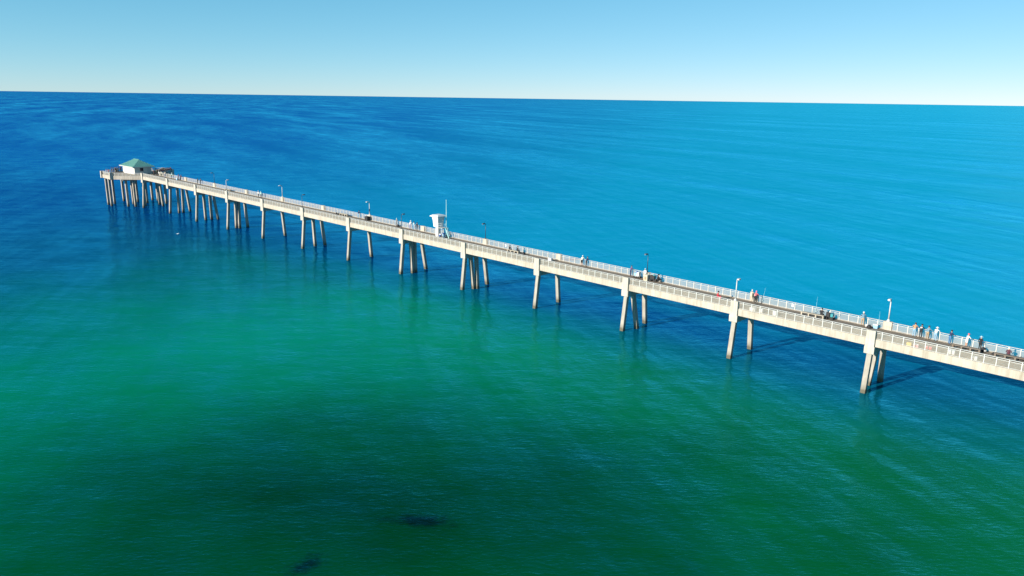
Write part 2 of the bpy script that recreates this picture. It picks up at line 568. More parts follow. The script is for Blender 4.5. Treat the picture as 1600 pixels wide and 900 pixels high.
# ------------------------------------------------------------------ octagonal platform at the end
ZE = zo(S_END)
D8, L8 = 6.8, 7.3
oct_pts = [(S_END, 0.25), (S_END + D8, 0.25 - D8), (S_END + D8 + L8, 0.25 - D8), (S_END + 2 * D8 + L8, 0.25),
           (S_END + 2 * D8 + L8, 5.85), (S_END + D8 + L8, 5.85 + D8), (S_END + D8, 5.85 + D8), (S_END, 5.85)]
n8 = len(oct_pts)
mb = MB()
bot = [(-s, w, DECK - 0.24 + ZE) for s, w in oct_pts]
top = [(-s, w, DECK + ZE + 0.004) for s, w in oct_pts]
mb.add(bot + top, [tuple(range(n8 - 1, -1, -1)), tuple(range(n8, 2 * n8))] + [(i, (i + 1) % n8, n8 + (i + 1) % n8, n8 + i) for i in range(n8)])
part("platform_slab", mb, "deck_boards", pier)
for i in range(n8 - 1):
    a, b2 = oct_pts[i], oct_pts[i + 1]
    A, B = wp(a[0], a[1], 0), wp(b2[0], b2[1], 0)
    d = (B - A).normalized()
    inn = Vector((-d.y, d.x, 0))
    if inn.dot(wp(S_END + D8 + L8 / 2, 3.05, 0) - A) < 0:
        inn = -inn
    ln = (B - A).length
    def seg(t0, t1, o0, o1, z0, z1, mb):
        q = [A + d * t0 + inn * o0, A + d * t1 + inn * o0, A + d * t1 + inn * o1, A + d * t0 + inn * o1]
        mb.hexa([(v.x, v.y, z0 + ZE) for v in q], [(v.x, v.y, z1 + ZE) for v in q])
        return mb
    part("edge_beam", seg(0.25, ln - 0.25, -0.03, 0.30, BEAMB - 0.1, DECK + 0.03, MB()), "concrete", pier, bevel=0.02)
    part("girder", seg(1.0, ln - 1.0, 3.0, 3.5, BEAMB - 0.2, DECK - 0.25, MB()), "concrete", pier)
    rail = MB()
    seg(0.2, ln - 0.2, 0.04, 0.19, RAIL - 0.05, RAIL, rail)
    seg(0.2, ln - 0.2, 0.10, 0.14, RAIL - 0.25, RAIL - 0.20, rail)
    seg(0.2, ln - 0.2, 0.10, 0.14, DECK + 0.07, DECK + 0.11, rail)
    sec = part("railing", rail, "white_paint", pier)
    cnt = int(ln / 1.2)
    posts = MB()
    for j in range(1, cnt):
        tt = ln * j / cnt
        seg(tt - 0.045, tt + 0.045, 0.075, 0.165, DECK, RAIL - 0.05, posts)
    o = part("post_row", posts, "white_paint", sec)
    o["kind"] = "stuff"
    part("mesh_panel", seg(0.25, ln - 0.25, 0.114, 0.126, DECK + 0.1, RAIL - 0.2, MB()), "wire_mesh", sec)
for i, (s, w) in enumerate(oct_pts):
    if i in (0, 7):
        continue
    part("pilaster", MB().box(-s - 0.38, -s + 0.38, w - 0.38, w + 0.38, BEAMB - 0.12 + ZE, RAIL + 0.02 + ZE), "pale_concrete", pier, bevel=0.025)
part("pile_cap", MB().box(-230.6, -229.4, -6.1, 12.2, CAPB + ZE + 0.4, DECK - 0.26 + ZE), "pale_concrete", pier)
part("pile_cap", MB().box(-235.0, -233.8, -4.9, 11.0, CAPB + ZE + 0.4, DECK - 0.26 + ZE), "pale_concrete", pier)
part("pile_cap", MB().box(-225.2, -224.0, -3.9, 10.0, CAPB + ZE + 0.4, DECK - 0.26 + ZE), "pale_concrete", pier)
for s, w in ((233.4, -5.5), (229.6, -5.9), (234.6, -3.2), (239.3, 1.4), (225.3, -2.5), (230.0, 0.9), (223.6, -0.9), (223.2, 1.9),
             (236.2, 9.4), (234.0, 10.3), (223.6, 6.6), (224.6, 9.1), (239.3, 5.0), (230.0, 11.4), (230.0, 5.2), (234.6, 4.0)):
    part("pile", pile_mesh((-s - 0.0, w - 0.12, DECK - 0.3 + ZE), (-s, w, 0.0)), "pile_concrete", pier)

# ------------------------------------------------------------------ hut on the platform
HZ = deck_z(S_END) + 0.008
hut = thing("pavilion", "white bait hut with a hipped green metal roof on the pier's end platform", "hut", wp(231.3, 3.5, HZ))
hx, hy, hh = 4.7, 2.65, 2.4
mb = MB()
for x0, x1, y0, y1 in ((-hx, hx, -hy, -hy + 0.2), (-hx, hx, hy - 0.2, hy), (-hx, -hx + 0.2, -hy + 0.2, hy - 0.2), (hx - 0.2, hx, -hy + 0.2, hy - 0.2)):
    mb.box(x0, x1, y0, y1, 0, hh)
part("wall", mb, "hut_wall", hut)
ex, ey, rz = hx + 0.75, hy + 0.75, 2.0
er = ex - ey
roof = MB().add([(-ex, -ey, hh), (ex, -ey, hh), (ex, ey, hh), (-ex, ey, hh), (-er, 0, hh + rz), (er, 0, hh + rz), (-ex, -ey, hh - 0.02), (ex, -ey, hh - 0.02), (ex, ey, hh - 0.02), (-ex, ey, hh - 0.02)],
                [(0, 1, 5, 4), (1, 2, 5), (2, 3, 4, 5), (3, 0, 4), (0, 6, 7, 1), (1, 7, 8, 2), (2, 8, 9, 3), (3, 9, 6, 0), (9, 8, 7, 6)])
ro = part("roof", roof, "green_roof", hut)
fas = MB()
fas.box(-ex - 0.04, ex + 0.04, -ey - 0.05, -ey - 0.003, hh - 0.22, hh + 0.03)
fas.box(-ex - 0.04, ex + 0.04, ey + 0.003, ey + 0.05, hh - 0.22, hh + 0.03)
fas.box(-ex - 0.05, -ex - 0.003, -ey, ey, hh - 0.22, hh + 0.026)
fas.box(ex + 0.003, ex + 0.05, -ey, ey, hh - 0.22, hh + 0.026)
part("eave_board", fas, "white_paint", ro)
seam = MB()
def roof_z(x, y):
    return hh + rz * min((ey - abs(y)) / ey, (ex - abs(x)) / ey)
for i in range(-8, 9):
    x = i * 0.62
    yy = max(0.02, abs(x) - er)
    for sg in (-1, 1):
        seam.beam((x, sg * ey, hh + 0.03), (x, sg * yy, roof_z(x, yy) + 0.03), 0.05, 0.06)
for i in range(-5, 6):
    y = i * 0.62
    for sg in (-1, 1):
        seam.beam((sg * ex, y, hh + 0.03), (sg * (er + abs(y)), y, roof_z(er + abs(y), y) + 0.03), 0.05, 0.06)
o = part("seam_row", seam, "green_roof", ro)
o["kind"] = "stuff"
part("ridge_cap", MB().beam((-er, 0, hh + rz + 0.05), (er, 0, hh + rz + 0.05), 0.3, 0.09), "green_roof", ro)
wn = part("window", MB().box(hx + 0.004, hx + 0.05, -0.95, 0.05, 1.0, 2.0), "window_glass", hut)
wf = MB()
wf.box(hx + 0.004, hx + 0.08, -1.05, -0.953, 0.9, 2.1).box(hx + 0.004, hx + 0.08, 0.053, 0.15, 0.9, 2.1)
wf.box(hx + 0.004, hx + 0.08, -0.953, 0.053, 0.9, 0.997).box(hx + 0.004, hx + 0.08, -0.953, 0.053, 2.003, 2.1)
part("window_frame", wf, "white_paint", wn)
dr = part("door", MB().box(hx + 0.004, hx + 0.05, 1.3, 2.2, 0.02, 2.05), "white_paint", hut)
part("handle", MB().box(hx + 0.053, hx + 0.09, 1.38, 1.44, 0.95, 1.1), "bronze_paint", dr)

# ------------------------------------------------------------------ lamps on the pilasters
def lamp(k, far, dark, label, band=False):
    s = k * S
    w = 5.85 if far else 0.28
    col = "bronze_paint" if dark else "white_paint"
    sg = -1 if far else 1
    L = thing("lamp_post", label, "lamp", wp(s, w, RAIL + 0.014 + zo(s)), 0, "lamps along the pier railings")
    part("base", MB().lathe([(0.12, 0), (0.12, 0.05), (0.08, 0.2), (0.07, 0.3)] if dark else [(0.24, 0), (0.24, 0.05), (0.13, 0.22), (0.11, 0.3)], 10), "white_paint" if not dark else col, L)
    part("pole", MB().tube([(0, 0, 0.28), (0, 0, 2.9)], [0.055, 0.04] if dark else [0.085, 0.06], 10), col, L, smooth=True)
    part("arm", MB().beam((0, 0, 2.86), (0, sg * 0.24, 2.90), 0.06, 0.06), col, L)
    hd = part("lamp_head", MB().box(-0.17, 0.17, min(sg * 0.22, sg * 0.86), max(sg * 0.22, sg * 0.86), 2.84, 3.02, top=0.86), col if dark else "white_paint", L, bevel=0.03)
    part("lens", MB().box(-0.12, 0.12, min(sg * 0.3, sg * 0.8), max(sg * 0.3, sg * 0.8), 2.815, 2.836), "white_fibreglass", hd)
    if band:
        part("band", MB().tube([(0, 0, 0.75), (0, 0, 1.35)], 0.1, 10), "bronze_paint", L)
lamp(1 - 1, True, False, "white lamp post on the far railing at the right, beside the group of anglers")
lamp(1, False, False, "white lamp post on the near railing beside the crouching person in red")
lamp(2, True, True, "dark lamp post on the far railing beside the cream bin and loaded cart")
lamp(4, True, True, "dark lamp post on the far railing just right of the white lifeguard tower")
lamp(5, False, True, "thin dark lamp post on the near railing just left of the white lifeguard tower")
lamp(6, True, False, "white lamp post with a dark band, behind the black bin on the far railing", band=True)
lamp(7, False, True, "thin dark lamp post on the near railing, left of the banded lamp")
lamp(8, True, False, "white lamp post on the far railing right of the couple in white shirts")
lamp(9, False, False, "white lamp post on the near railing, the one farthest out towards the green-roofed hut")
lamp(10, True, True, "dark lamp post on the far railing, nearest to the green-roofed hut")

# ------------------------------------------------------------------ lifeguard tower
TS, TW = 84.9, 4.3
tz = deck_z(TS)
tower = thing("lifeguard_tower", "white flared lifeguard tower with a wide flat cap standing on the pier deck", "tower", wp(TS, TW, tz))
part("pedestal", MB().box(-0.42, 0.22, -0.42, 0.42, 0, 2.02, top=0.94), "white_fibreglass", tower, bevel=0.04)
cab = MB()
rings = [(0.70, 1.95), (0.73, 2.6), (0.80, 3.3), (0.92, 3.95)]
q = [(-1, -1), (1, -1), (1, 1), (-1, 1)]
vs_, fs_ = [], []
for r_, z_ in rings:
    vs_ += [(x * r_, y * r_, z_) for x, y in q]
for i in range(3):
    for j in range(4):
        fs_.append((i * 4 + j, i * 4 + (j + 1) % 4, i * 4 + 4 + (j + 1) % 4, i * 4 + 4 + j))
fs_ += [(3, 2, 1, 0), (12, 13, 14, 15)]
cb = part("cabin", cab.add(vs_, fs_), "white_fibreglass", tower, bevel=0.05)
part("shutter", MB().hexa([(-0.48, -0.785, 2.7), (0.48, -0.785, 2.7), (0.48, -0.72, 2.7), (-0.48, -0.72, 2.7)],
                          [(-0.58, -0.885, 3.5), (0.58, -0.885, 3.5), (0.58, -0.82, 3.5), (-0.58, -0.82, 3.5)]), "white_fibreglass", cb)
part("shutter", MB().hexa([(0.72, -0.48, 2.7), (0.72, 0.48, 2.7), (0.785, 0.48, 2.7), (0.785, -0.48, 2.7)],
                          [(0.82, -0.58, 3.5), (0.82, 0.58, 3.5), (0.885, 0.58, 3.5), (0.885, -0.58, 3.5)]), "white_fibreglass", cb)
rf = MB()
rr = [(0.94, 3.94), (1.24, 4.03), (1.24, 4.14), (0.85, 4.38), (0.30, 4.46)]
vs_, fs_ = [], []
for r_, z_ in rr:
    vs_ += [(x * r_, y * r_, z_) for x, y in q]
for i in range(4):
    for j in range(4):
        fs_.append((i * 4 + j, i * 4 + (j + 1) % 4, i * 4 + 4 + (j + 1) % 4, i * 4 + 4 + j))
fs_ += [(3, 2, 1, 0), (16, 17, 18, 19)]
part("roof", rf.add(vs_, fs_), "white_fibreglass", tower, bevel=0.05)
pl = part("landing", MB().box(0.72, 1.9, -0.70, 0.70, 1.90, 1.97), "white_paint", tower)
for x, y in ((1.82, -0.63), (1.82, 0.63), (0.80, -0.63), (0.80, 0.63)):
    part("support_post", MB().box(x - 0.04, x + 0.04, y - 0.04, y + 0.04, 0, 1.897), "white_paint", pl)
gr = MB()
for x, y in ((1.86, -0.66), (1.86, -0.05), (1.3, -0.66), (0.80, -0.66)):
    gr.tube([(x, y, 1.97), (x, y, 2.85)], 0.025, 6)
for z in (2.4, 2.83):
    gr.tube([(0.80, -0.66, z), (1.86, -0.66, z)], 0.025, 6)
    gr.tube([(1.86, -0.66, z), (1.86, -0.05, z)], 0.025, 6)
part("guard_rail", gr, "grey_paint", pl)
stp = part("stair", MB().beam((2.02, 0.05, 1.93), (3.0, 0.05, 0.02), 0.05, 0.16).beam((2.02, 0.65, 1.93), (3.0, 0.65, 0.02), 0.05, 0.16), "aqua_paint", tower)
for i in range(7):
    f_ = (i + 0.5) / 7
    part("tread", MB().box(2.02 + f_ * 0.98 - 0.1, 2.02 + f_ * 0.98 + 0.1, 0.078, 0.622, 1.93 - f_ * 1.91, 1.96 - f_ * 1.91), "white_paint", stp)
part("hand_rail", MB().tube([(2.0, 0.02, 2.85), (3.05, 0.02, 0.95), (3.05, 0.02, 0.0)], 0.025, 6), "aqua_paint", stp)

fp = thing("flagpole", "tall pale aqua flagpole rising beside the white lifeguard tower", "flagpole", wp(83.55, 5.2, deck_z(83.55)))
part("pole", MB().tube([(0, 0, 0), (0, 0, 7.2)], [0.08, 0.05], 10), "aqua_paint", fp, smooth=True)
part("base_plate", MB().lathe([(0.22, 0), (0.22, 0.05), (0.13, 0.12)], 10), "aqua_paint", fp)
part("finial", MB().lathe([(0.03, 7.19), (0.09, 7.25), (0.09, 7.32), (0.02, 7.38)], 8), "aqua_paint", fp)

# ------------------------------------------------------------------ benches, bins and gear
def bench(s0, s1, w, label, wid=0.5, mat_="bench_concrete"):
    sc = (s0 + s1) / 2
    L = abs(s1 - s0)
    B = thing("bench", label, "bench", wp(sc, w, deck_z(sc)), 0, "benches on the pier deck")
    part("seat", MB().box(-L / 2, L / 2, -wid / 2, wid / 2, 0.40, 0.50), mat_, B, bevel=0.015)
    for i in range(4):
        x = -L / 2 + 0.1 + (L - 0.2) * i / 3
        part("leg", MB().box(x - 0.09, x + 0.09, -wid / 2 + 0.04, wid / 2 - 0.04, 0, 0.398), mat_, B)
bench(10.6, 7.5, 4.25, "long cream bench with a person in black sitting at its end")
bench(-8.0, -11.0, 4.0, "grey wooden bench behind the row of people at the far railing", mat_="bench_wood")
bench(-12.4, -15.6, 4.1, "grey wooden bench at the right edge with a white-capped person sitting on it", mat_="bench_wood")
bench(65.6, 62.8, 4.1, "cream bench left of the pale cooler, with two dark-dressed people")
bench(119.2, 116.2, 4.6, "cream bench left of the black bin below the banded lamp")
bench(174.0, 171.0, 4.6, "far cream bench on the outer deck near a white lamp post")

def gear_box(name, label, cat, s, w, dx, dy, dz, body, lid=None, group=None, rotz=0.0, handle=True):
    G = thing(name, label, cat, wp(s, w, deck_z(s)), rotz, group)
    part("body", MB().box(-dx / 2 * 0.94, dx / 2 * 0.94, -dy / 2 * 0.94, dy / 2 * 0.94, 0, dz * 0.8, top=1.06), body, G, bevel=0.02)
    part("lid", MB().box(-dx / 2, dx / 2, -dy / 2, dy / 2, dz * 0.8 + 0.003, dz, top=0.94), lid or body, G, bevel=0.02)
    if handle:
        part("handle", MB().beam((-dx / 2 - 0.03, -dy / 2, dz * 0.6), (-dx / 2 - 0.03, dy / 2, dz * 0.6), 0.03, 0.03), "grey_paint", G)
    return G

def bag(label, s, w, r, col, group="bags on the deck", zs=0.9, hi=None):
    G = thing("bag", label, "bag", wp(s, w, deck_z(s)), rnd.uniform(0, 3), group)
    prof = [(r * 0.75, 0), (r * 1.0, r * 0.3 * zs), (r * 0.95, r * 1.0 * zs), (r * 0.6, r * 1.55 * zs), (r * 0.25, r * 1.75 * zs)]
    part("sack", MB().lathe(prof, 10), col, G, smooth=True)
    part("strap", MB().tube([(r * 0.5, 0, r * 1.5 * zs), (r * 0.55, 0, r * 2.1 * zs), (-r * 0.55, 0, r * 2.1 * zs), (-r * 0.5, 0, r * 1.5 * zs)], 0.02, 5), hi or col, G)
    if hi:
        part("patch", MB().box(-r * 0.35, r * 0.35, -r * 1.06, -r * 0.9, r * 0.4 * zs, r * 1.0 * zs), hi, G)
    return G

def cart(label, s, w, col, load, rotz=0.0):
    G = thing("fishing_cart", label, "cart", wp(s, w, deck_z(s)), rotz, "carts by the railing")
    part("tray", MB().box(-0.55, 0.55, -0.28, 0.28, 0.28, 0.36), col, G)
    for x in (-0.4, 0.4):
        for y in (-0.33, 0.33):
            part("wheel", MB().tube([(x, y - 0.04, 0.17), (x, y + 0.04, 0.17)], 0.17, 12), "black", G)
    part("handle", MB().tube([(0.55, -0.2, 0.33), (0.85, -0.2, 1.0), (0.85, 0.2, 1.0), (0.55, 0.2, 0.33)], 0.02, 6), "grey_paint", G)
    for i, (x, y, dx, dy, dz, c_) in enumerate(load):
        part("load", MB().box(x - dx / 2, x + dx / 2, y - dy / 2, y + dy / 2, 0.363, 0.363 + dz, top=0.93), c_, G, bevel=0.02)

cloth("teal", (0.05, 0.30, 0.34)); cloth("white_cloth", (0.78, 0.77, 0.75)); cloth("sky_blue", (0.30, 0.52, 0.72))
cloth("red", (0.55, 0.05, 0.07)); cloth("yellow", (0.75, 0.52, 0.14)); cloth("pink", (0.75, 0.30, 0.33)); cloth("blue", (0.05, 0.13, 0.42))
cloth("cream", (0.74, 0.66, 0.50)); cloth("dark_grey", (0.06, 0.065, 0.075)); cloth("tan", (0.42, 0.30, 0.19))

bag("round black bag with a white patch behind the person in dark clothes and pale hat", -11.0, 5.0, 0.36, "black", hi="white_cloth")
bag("small black bag lying by the far railing, right of the black round one", -12.2, 4.75, 0.24, "black", zs=0.6)
bag("long dark bag on the deck at the right edge of the photo", -14.9, 4.9, 0.32, "dark_grey", zs=0.6)
gear_box("cooler", "white cooler standing against the near railing in front of the cream bench", "cooler", -8.67, 1.3, 0.75, 0.45, 0.5, "white_cloth", "white_fibreglass", "coolers on the deck")
gear_box("cooler", "small white cooler by the near railing at the right", "cooler", -11.2, 1.0, 0.45, 0.35, 0.42, "white_cloth", "white_fibreglass", "coolers on the deck")
gear_box("crate", "yellow crate inside the near railing right of the near pilaster", "crate", -4.2, 0.85, 0.55, 0.4, 0.42, "yellow", "yellow", "crates by the near railing")
gear_box("crate", "pink and white crate beside the yellow crate", "crate", -4.95, 0.9, 0.6, 0.4, 0.40, "pink", "white_cloth", "crates by the near railing")
gear_box("crate", "red crate on its own inside the near railing below the people", "crate", -6.3, 1.2, 0.65, 0.4, 0.36, "red", "pink", "crates by the near railing")
gear_box("cooler", "pale blue cooler by the far railing next to the white lamp post", "cooler", 1.25, 5.25, 0.6, 0.4, 0.55, "sky_blue", "white_fibreglass", "coolers on the deck")
gear_box("tackle_box", "white tackle box beside the person in the blue hooded top", "box", 2.25, 5.2, 0.4, 0.3, 0.3, "white_cloth", "white_fibreglass")
bag("dark duffel bag between the tackle box and the pale blue cooler", 1.85, 4.7, 0.34, "black", zs=0.7)
cart("black cart loaded with teal and white gear at the end of the long bench", 7.05, 4.95, "black", [(-0.2, 0, 0.5, 0.45, 0.55, "black"), (0.3, 0, 0.35, 0.4, 0.42, "teal"), (-0.05, 0.1, 0.2, 0.2, 0.68, "white_cloth")])
gear_box("cooler", "white cooler inside the near railing right of the near lamp post", "cooler", 16.0, 1.05, 0.85, 0.45, 0.45, "white_cloth", "white_fibreglass", "coolers on the deck")
gear_box("cooler", "white cooler, second one right of the near lamp post", "cooler", 14.8, 1.1, 0.5, 0.4, 0.5, "white_cloth", "white_fibreglass", "coolers on the deck")
gear_box("cooler", "tall white box inside the near railing, third right of the near lamp post", "cooler", 12.85, 1.1, 0.5, 0.45, 0.62, "white_fibreglass", "white_fibreglass", "coolers on the deck")
def notice(label, s, w, far):
    wv_ = (WF - 0.06) if far else (WN + 0.03)
    G = thing("notice_sign", label, "sign", wp(s, wv_, deck_z(s)), 0, "notices on the railings")
    part("board", MB().box(-0.15, 0.15, -0.012, 0.012, 0.42, 0.86), "white_fibreglass", G)
    part("bracket", MB().box(-0.16, 0.16, 0.013, 0.028, 0.80, 0.84), "grey_paint", G)
notice("small white notice on the far railing right of the person with the pink hat", 12.5, 0, True)
notice("small white notice on the far railing left of the cream bench with two dark-dressed people", 67.6, 0, True)
cart("cart loaded with pale blue and white gear left of the cream bin", 37.9, 5.1, "grey_paint", [(-0.25, 0, 0.45, 0.45, 0.45, "sky_blue"), (0.2, 0.0, 0.4, 0.45, 0.6, "white_cloth"), (0.0, -0.1, 0.2, 0.2, 0.75, "blue")])
bn = thing("litter_bin", "square cream litter bin below the dark lamp post on the far railing", "bin", wp(35.9, 4.75, deck_z(35.9)))
part("body", MB().box(-0.34, 0.34, -0.34, 0.34, 0, 0.85), "cream", bn, bevel=0.02)
part("panel", MB().box(-0.2, 0.2, -0.36, -0.343, 0.15, 0.7), "tan", bn)
part("lid", MB().box(-0.37, 0.37, -0.37, 0.37, 0.853, 0.93), "cream", bn, bevel=0.02)
cart("black cart with teal gear between the cream bin and the crouching person in black", 34.9, 5.15, "black", [(-0.1, 0, 0.8, 0.5, 0.55, "black"), (0.15, 0, 0.3, 0.3, 0.7, "teal")])
gear_box("cooler", "white cooler alone in mid deck, right of the bench with two people", "cooler", 55.4, 4.2, 0.75, 0.5, 0.5, "white_cloth", "white_fibreglass", "coolers on the deck")
bag("black bag on the deck right of the seated pair's bench", 62.0, 4.5, 0.36, "black", zs=0.7)
gear_box("cooler", "blue cooler with white lid under the lifeguard tower landing", "cooler", 83.9, 3.95, 0.7, 0.5, 0.75, "blue", "white_fibreglass", "coolers on the deck")
gear_box("cooler", "pale blue cooler standing under the lifeguard tower landing", "cooler", 83.2, 4.2, 0.5, 0.5, 0.95, "sky_blue", "blue", "coolers on the deck")
bag("black bag in front of the coolers under the lifeguard tower", 83.4, 3.55, 0.32, "black", zs=0.8)
bag("black bag beside the person in grey near the thin dark near lamp", 98.9, 5.2, 0.34, "black", zs=0.8)
bb = thing("litter_bin", "black square litter bin below the banded lamp post", "bin", wp(109.5, 5.05, deck_z(109.5)))
part("body", MB().box(-0.5, 0.5, -0.4, 0.4, 0, 0.78), "black", bb, bevel=0.03)
part("lid", MB().box(-0.54, 0.54, -0.44, 0.44, 0.783, 0.88, top=0.9), "black", bb, bevel=0.03)
bag("small black bag left of the far bench near the banded lamp, outer one", 120.5, 4.5, 0.28, "black")
bag("small black bag left of the far bench near the banded lamp, inner one", 119.7, 4.6, 0.28, "black")
gear_box("cooler", "pale cooler beside the pair in dark purple near the platform", "cooler", 205.2, 5.0, 0.7, 0.5, 0.55, "sky_blue", "white_fibreglass", "coolers on the deck")

def rod(label, s, w, h, lean):
    G = thing("fishing_rod", label, "fishing rod", wp(s, w, deck_z(s)), 0, "rods leaning on the far railing")
    tip = Vector((lean, 0.55, h))
    part("blank", MB().tube([(0, 0, 0.02), tip * 0.5, tip], [0.02, 0.014, 0.006], 6), "aqua_paint", G)
    part("grip", MB().tube([(0, 0, 0.0), tip * 0.16], 0.028, 6), "black", G)
    part("reel", MB().tube([(0.03, 0.1, 0.5), (0.12, 0.1, 0.5)], 0.05, 8), "grey_paint", G)
rod("pale rod leaning on the far railing beside the person in black on the bench", 9.2, 5.45, 2.4, -0.15)
rod("pale rod leaning on the far railing beside the pale blue cooler", 1.0, 5.45, 2.1, -0.2)
rod("rod leaning on the far railing beside the person in the pink hat", 16.9, 5.45, 2.2, 0.1)

# ------------------------------------------------------------------ people
def skin_mesh(name, joints, edges, root):
    me = bpy.data.meshes.new(name)
    keys = list(joints)
    me.from_pydata([joints[k_][0] for k_ in keys], [(keys.index(a), keys.index(b_)) for a, b_ in edges], [])
    o = bpy.data.objects.new(name, me)
    COL.objects.link(o)
    o.modifiers.new("skin", 'SKIN')
    for i, k_ in enumerate(keys):
        sv = me.skin_vertices[0].data[i]
        r_ = joints[k_][1]
        sv.radius = r_ if isinstance(r_, tuple) else (r_, r_)
        sv.use_root = (k_ == root)
    sub = o.modifiers.new("sub", 'SUBSURF')
    sub.levels = 1
    sub.render_levels = 1
    dg = bpy.context.evaluated_depsgraph_get()
    out = bpy.data.meshes.new_from_object(o.evaluated_get(dg))
    bpy.data.objects.remove(o)
    bpy.data.meshes.remove(me)
    return out

POSES = {}
def pose_joints(pose):
    """facing +y, feet at z = 0, about 1.72 m tall"""
    J = {}
    if pose in ("stand", "lean", "rail"):
        ty = {"stand": 0.0, "lean": 0.20, "rail": 0.12}[pose]
        J["pelvis"] = ((0, 0, 0.95), (0.15, 0.11))
        J["waist"] = ((0, ty * 0.35, 1.10), (0.135, 0.10))
        J["chest"] = ((0, ty * 0.8, 1.30), (0.165, 0.115))
        J["neck"] = ((0, ty * 1.05, 1.475 - ty * 0.1), 0.055)
        J["jaw"] = ((0, ty * 1.15 + 0.015, 1.56 - ty * 0.1), 0.078)
        J["crown"] = ((0, ty * 1.2 + 0.01, 1.67 - ty * 0.1), 0.088)
        for sx, n_ in ((-1, "l"), (1, "r")):
            J["sh" + n_] = ((sx * 0.18, ty * 0.9, 1.41 - ty * 0.1), 0.062)
            if pose == "stand":
                J["el" + n_] = ((sx * 0.25, -0.02, 1.14), 0.045)
                J["wr" + n_] = ((sx * 0.26, 0.07, 0.90), 0.032)
                J["ha" + n_] = ((sx * 0.255, 0.10, 0.82), (0.038, 0.02))
            else:
                J["el" + n_] = ((sx * 0.29, ty + 0.13, 1.16), 0.045)
                J["wr" + n_] = ((sx * 0.22, ty + 0.33, 1.115), 0.032)
                J["ha" + n_] = ((sx * 0.18, ty + 0.40, 1.105), (0.038, 0.02))
            J["hp" + n_] = ((sx * 0.09, 0, 0.88), 0.098)
            J["kn" + n_] = ((sx * 0.105, 0.03 if n_ == "l" else -0.02, 0.50), 0.062)
            J["an" + n_] = ((sx * 0.115, 0.0 if n_ == "l" else -0.06, 0.085), 0.045)
            J["to" + n_] = ((sx * 0.13, 0.15 if n_ == "l" else 0.09, 0.035), (0.04, 0.032))
    else:      # sit (seat at 0.5) or squat (seat at 0.22)
        h0 = 0.57 if pose == "sit" else 0.34
        J["pelvis"] = ((0, 0, h0), (0.15, 0.12))
        J["waist"] = ((0, 0.02, h0 + 0.16), (0.14, 0.105))
        J["chest"] = ((0, 0.07, h0 + 0.36), (0.165, 0.115))
        J["neck"] = ((0, 0.11, h0 + 0.53), 0.055)
        J["jaw"] = ((0, 0.14, h0 + 0.61), 0.078)
        J["crown"] = ((0, 0.13, h0 + 0.72), 0.088)
        for sx, n_ in ((-1, "l"), (1, "r")):
            J["sh" + n_] = ((sx * 0.18, 0.08, h0 + 0.47), 0.062)
            J["el" + n_] = ((sx * 0.25, 0.14, h0 + 0.22), 0.045)
            J["wr" + n_] = ((sx * 0.17, 0.34, h0 + 0.13), 0.032)
            J["ha" + n_] = ((sx * 0.14, 0.42, h0 + 0.12), (0.038, 0.02))
            J["hp" + n_] = ((sx * 0.10, 0.06, h0 - 0.01), 0.10)
            J["kn" + n_] = ((sx * 0.14, 0.45, h0 - 0.02 if pose == "sit" else 0.48), 0.065)
            J["an" + n_] = ((sx * 0.14, 0.46 if pose == "sit" else 0.42, 0.085), 0.045)
            J["to" + n_] = ((sx * 0.15, 0.60 if pose == "sit" else 0.57, 0.035), (0.04, 0.032))
    E_ = [("pelvis", "waist"), ("waist", "chest"), ("chest", "neck"), ("neck", "jaw"), ("jaw", "crown")]
    for n_ in "lr":
        E_ += [("chest", "sh" + n_), ("sh" + n_, "el" + n_), ("el" + n_, "wr" + n_), ("wr" + n_, "ha" + n_),
               ("pelvis", "hp" + n_), ("hp" + n_, "kn" + n_), ("kn" + n_, "an" + n_), ("an" + n_, "to" + n_)]
    return J, E_

def zone(a, b_, t_, sleeves, legs):
    """0 skin, 1 top, 2 trousers, 3 shoes"""
    key = a[:2] + b_[:2]
    if "to" in (a[:2], b_[:2]):
        return 3
    if a[:2] == "kn":
        return 2 if legs == "long" else 0
    if a[:2] == "hp":
        return 2 if legs != "bare" else (1 if t_ < 0.6 else 0)
    if a == "pelvis" and b_[:2] == "hp":
        return 2 if legs != "bare" else 1
    if a == "pelvis":
        return 2 if (t_ < 0.3 and legs != "bare") else 1
    if a[:2] == "wr" or a in ("neck", "jaw"):
        return 0
    if a[:2] == "el":
        return 1 if sleeves == "long" else 0
    if a == "chest" and b_ == "neck":
        return 1 if t_ < 0.75 else 0
    return 1

